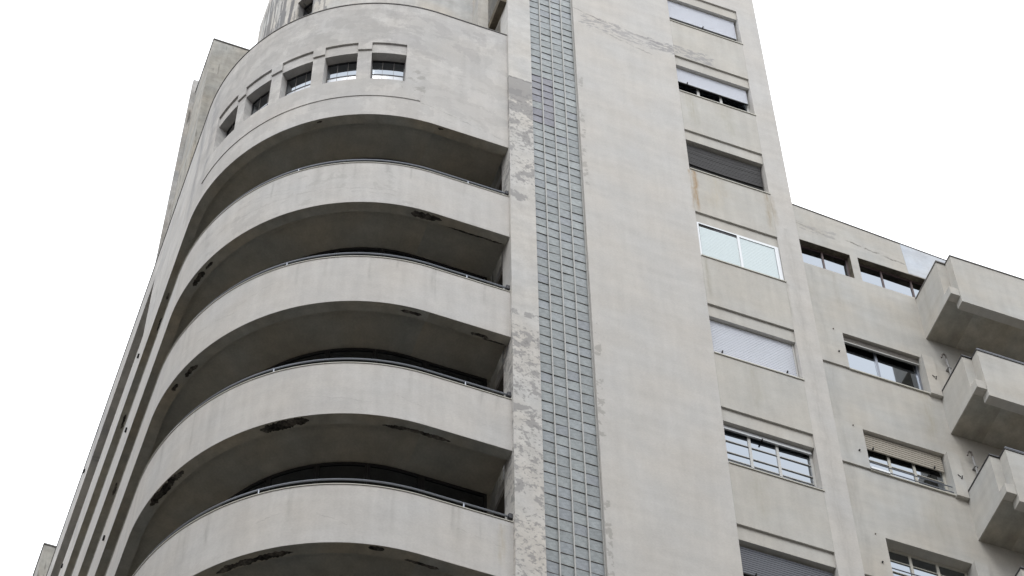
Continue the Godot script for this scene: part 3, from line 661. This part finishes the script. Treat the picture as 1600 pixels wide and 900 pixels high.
		part("cable_stub", Shape.new().tube(PackedVector3Array([Vector3(15.33, y1 - 0.60, 0.04), Vector3(15.36, y1 - 0.66, 0.055), Vector3(15.40, y1 - 0.62, 0.06), Vector3(15.38, y1 - 0.70, 0.045)]), 0.008, 5), mats.black, t)
	# box balconies with a stepped corner
	var tops := [39.005, 36.03, 33.235, 30.40]; var lows := [37.735, 34.912, 32.075, 29.25]
	for i in 4:
		var lo: float = lows[i]; var hi: float = tops[i]
		var b := part("balcony", Shape.new().box(15.45, 21.5, lo, lo + 0.22, z, 0.955), mats.wing, t)
		part("side_panel", Shape.new().box(15.45, 15.57, lo + 0.22, hi, z, 0.778), mats.wing, b)
		part("corner_step", Shape.new().box(15.57, 15.627, lo + 0.22, hi, 0.70, 0.778), mats.wing, b)
		part("front_panel", Shape.new().box(15.625, 21.4, lo - 0.183, hi, 0.80, 0.972), mats.wing, b)
		part("step_return", Shape.new().box(15.627, 15.72, lo + 0.22, hi, 0.70, 0.80), mats.wing, b)
		part("underside", Shape.new().box(15.47, 21.4, lo - 0.006, lo - 0.001, z + 0.001, 0.80), mats.soffit, b)
		var cap: Material = mats.coping if i == 0 else mats.rail_dark
		part("coping", Shape.new().box(15.44, 15.58, hi, hi + 0.03, z, 0.775), cap, b)
		part("coping", Shape.new().box(15.44, 15.73, hi + 0.002, hi + 0.032, 0.776, 0.80), cap, b)
		part("coping", Shape.new().box(15.615, 21.4, hi, hi + 0.03, 0.801, 0.985), cap, b)
		if i > 0:
			part("handrail", Shape.new().tube(PackedVector3Array([Vector3(15.66, hi + 0.12, 0.93), Vector3(21.4, hi + 0.12, 0.93)]), 0.018, 8), mats.rail, b)
			for k in 6: part("rail_post", Shape.new().tube(PackedVector3Array([Vector3(15.68 + 1.05 * k * 0.45, hi + 0.02, 0.93), Vector3(15.68 + 1.05 * k * 0.45, hi + 0.12, 0.93)]), 0.014, 6), mats.rail, b)
	# the body behind the wall keeps daylight out
	part("wing_body", Shape.new().box(13.29, xb, GROUND, 39.0, -14.0, -0.37), mats.block, t)

func vent(y: float, label: String) -> void:
	var t := thing("vent_pipe", label, "pipe", "hooked pipes on the wing wall")
	var x := 15.70
	var path := PackedVector3Array([Vector3(x + 0.03, y - 1.2, 0.03), Vector3(x + 0.02, y - 0.5, 0.03), Vector3(x, y - 0.14, 0.035)])
	part("pipe", Shape.new().tube(path, 0.020, 8), mats.pipe, t)
	var hook := PackedVector3Array()
	for k in 9:
		var a := PI * k / 8.0
		hook.append(Vector3(x - 0.045 + 0.045 * cos(a), y - 0.14 + 0.10 * sin(a), 0.04 + 0.02 * sin(a)))
	part("hook", Shape.new().tube(hook, 0.017, 8), mats.slat_old, t)
	part("bracket", Shape.new().box(x - 0.02, x + 0.05, y - 0.41, y - 0.39, -0.034, 0.055), mats.pipe, t)

func build_rear() -> void:
	var t := thing("rear_block", "plain pale block beyond the far end of the side street balconies", "building")
	part("wall", Shape.new().box(3.09, 9.0, GROUND, 48.0, -26.0, -17.6), mats.block, t)
	part("coping", Shape.new().box(3.07, 9.0, 48.0, 48.04, -26.0, -17.58), mats.coping, t)

# ---------------------------------------------------------------- everything
func _ready() -> void:
	var cam := Camera3D.new()
	cam.name = "camera"
	cam.transform = Transform3D(Basis(Vector3(0.93763818, -0.00759591, 0.34752979), Vector3(-0.29127971, 0.52845886, 0.79742546), Vector3(-0.18971237, -0.84892493, 0.49329067)), Vector3(0, 0, 20.422))
	cam.fov = 12.4926; cam.near = 0.1; cam.far = 900.0
	add_child(cam); cam.current = true

	var env := Environment.new()
	var sky := Sky.new(); var sm := ProceduralSkyMaterial.new()
	sm.sky_top_color = Color(0.975, 0.985, 1.0); sm.sky_horizon_color = Color(0.78, 0.785, 0.80); sm.sky_curve = 0.25
	sm.ground_bottom_color = Color(0.4, 0.4, 0.4); sm.ground_horizon_color = Color(0.6, 0.6, 0.6)
	sm.energy_multiplier = 2.1
	sky.sky_material = sm
	env.background_mode = Environment.BG_SKY; env.sky = sky
	env.tonemap_mode = Environment.TONE_MAPPER_LINEAR; env.tonemap_exposure = 1.0
	env.sdfgi_enabled = true; env.ssao_enabled = true; env.ssil_enabled = true
	var we := WorldEnvironment.new(); we.name = "environment"; we.environment = env; add_child(we)
	var sun := DirectionalLight3D.new()
	sun.name = "sun"; sun.light_energy = 0.3; sun.light_angular_distance = 18.0; sun.light_color = Color(1.0, 0.985, 0.96)
	sun.shadow_enabled = true; sun.sky_mode = DirectionalLight3D.SKY_MODE_LIGHT_ONLY
	add_child(sun); sun.look_at_from_position(Vector3(-5, 14, 9), Vector3.ZERO)

	make_materials()
	var g := part("ground", Shape.new().box(-300, 300, GROUND - 0.3, GROUND, -300, 300), mats.road, self); g.set_meta("kind", "structure")
	var pv := part("pavement", Shape.new().box(-2.0, 60.0, GROUND, GROUND + 0.13, -60.0, 6.0), mats.paving, self); pv.set_meta("kind", "structure")
	build_tower()
	build_wing()
	build_rear()
	opposite("unseen_facing_building", "unseen tall grey-beige block added across the main street to cut low sky, behind the viewer", -30.0, 46.0, 36.0, 52.0, 47.0, true, mats.facing)
	opposite("unseen_facing_building", "unseen grey-beige block added across the side street to cut low sky, left of the viewer", -40.0, -15.0, -60.0, 6.0, 47.0, false, mats.facing)
	vent(37.27, "hooked grey pipe on the wing wall above the middle box balcony")
	vent(34.43, "hooked grey pipe on the wing wall above the lowest full box balcony")
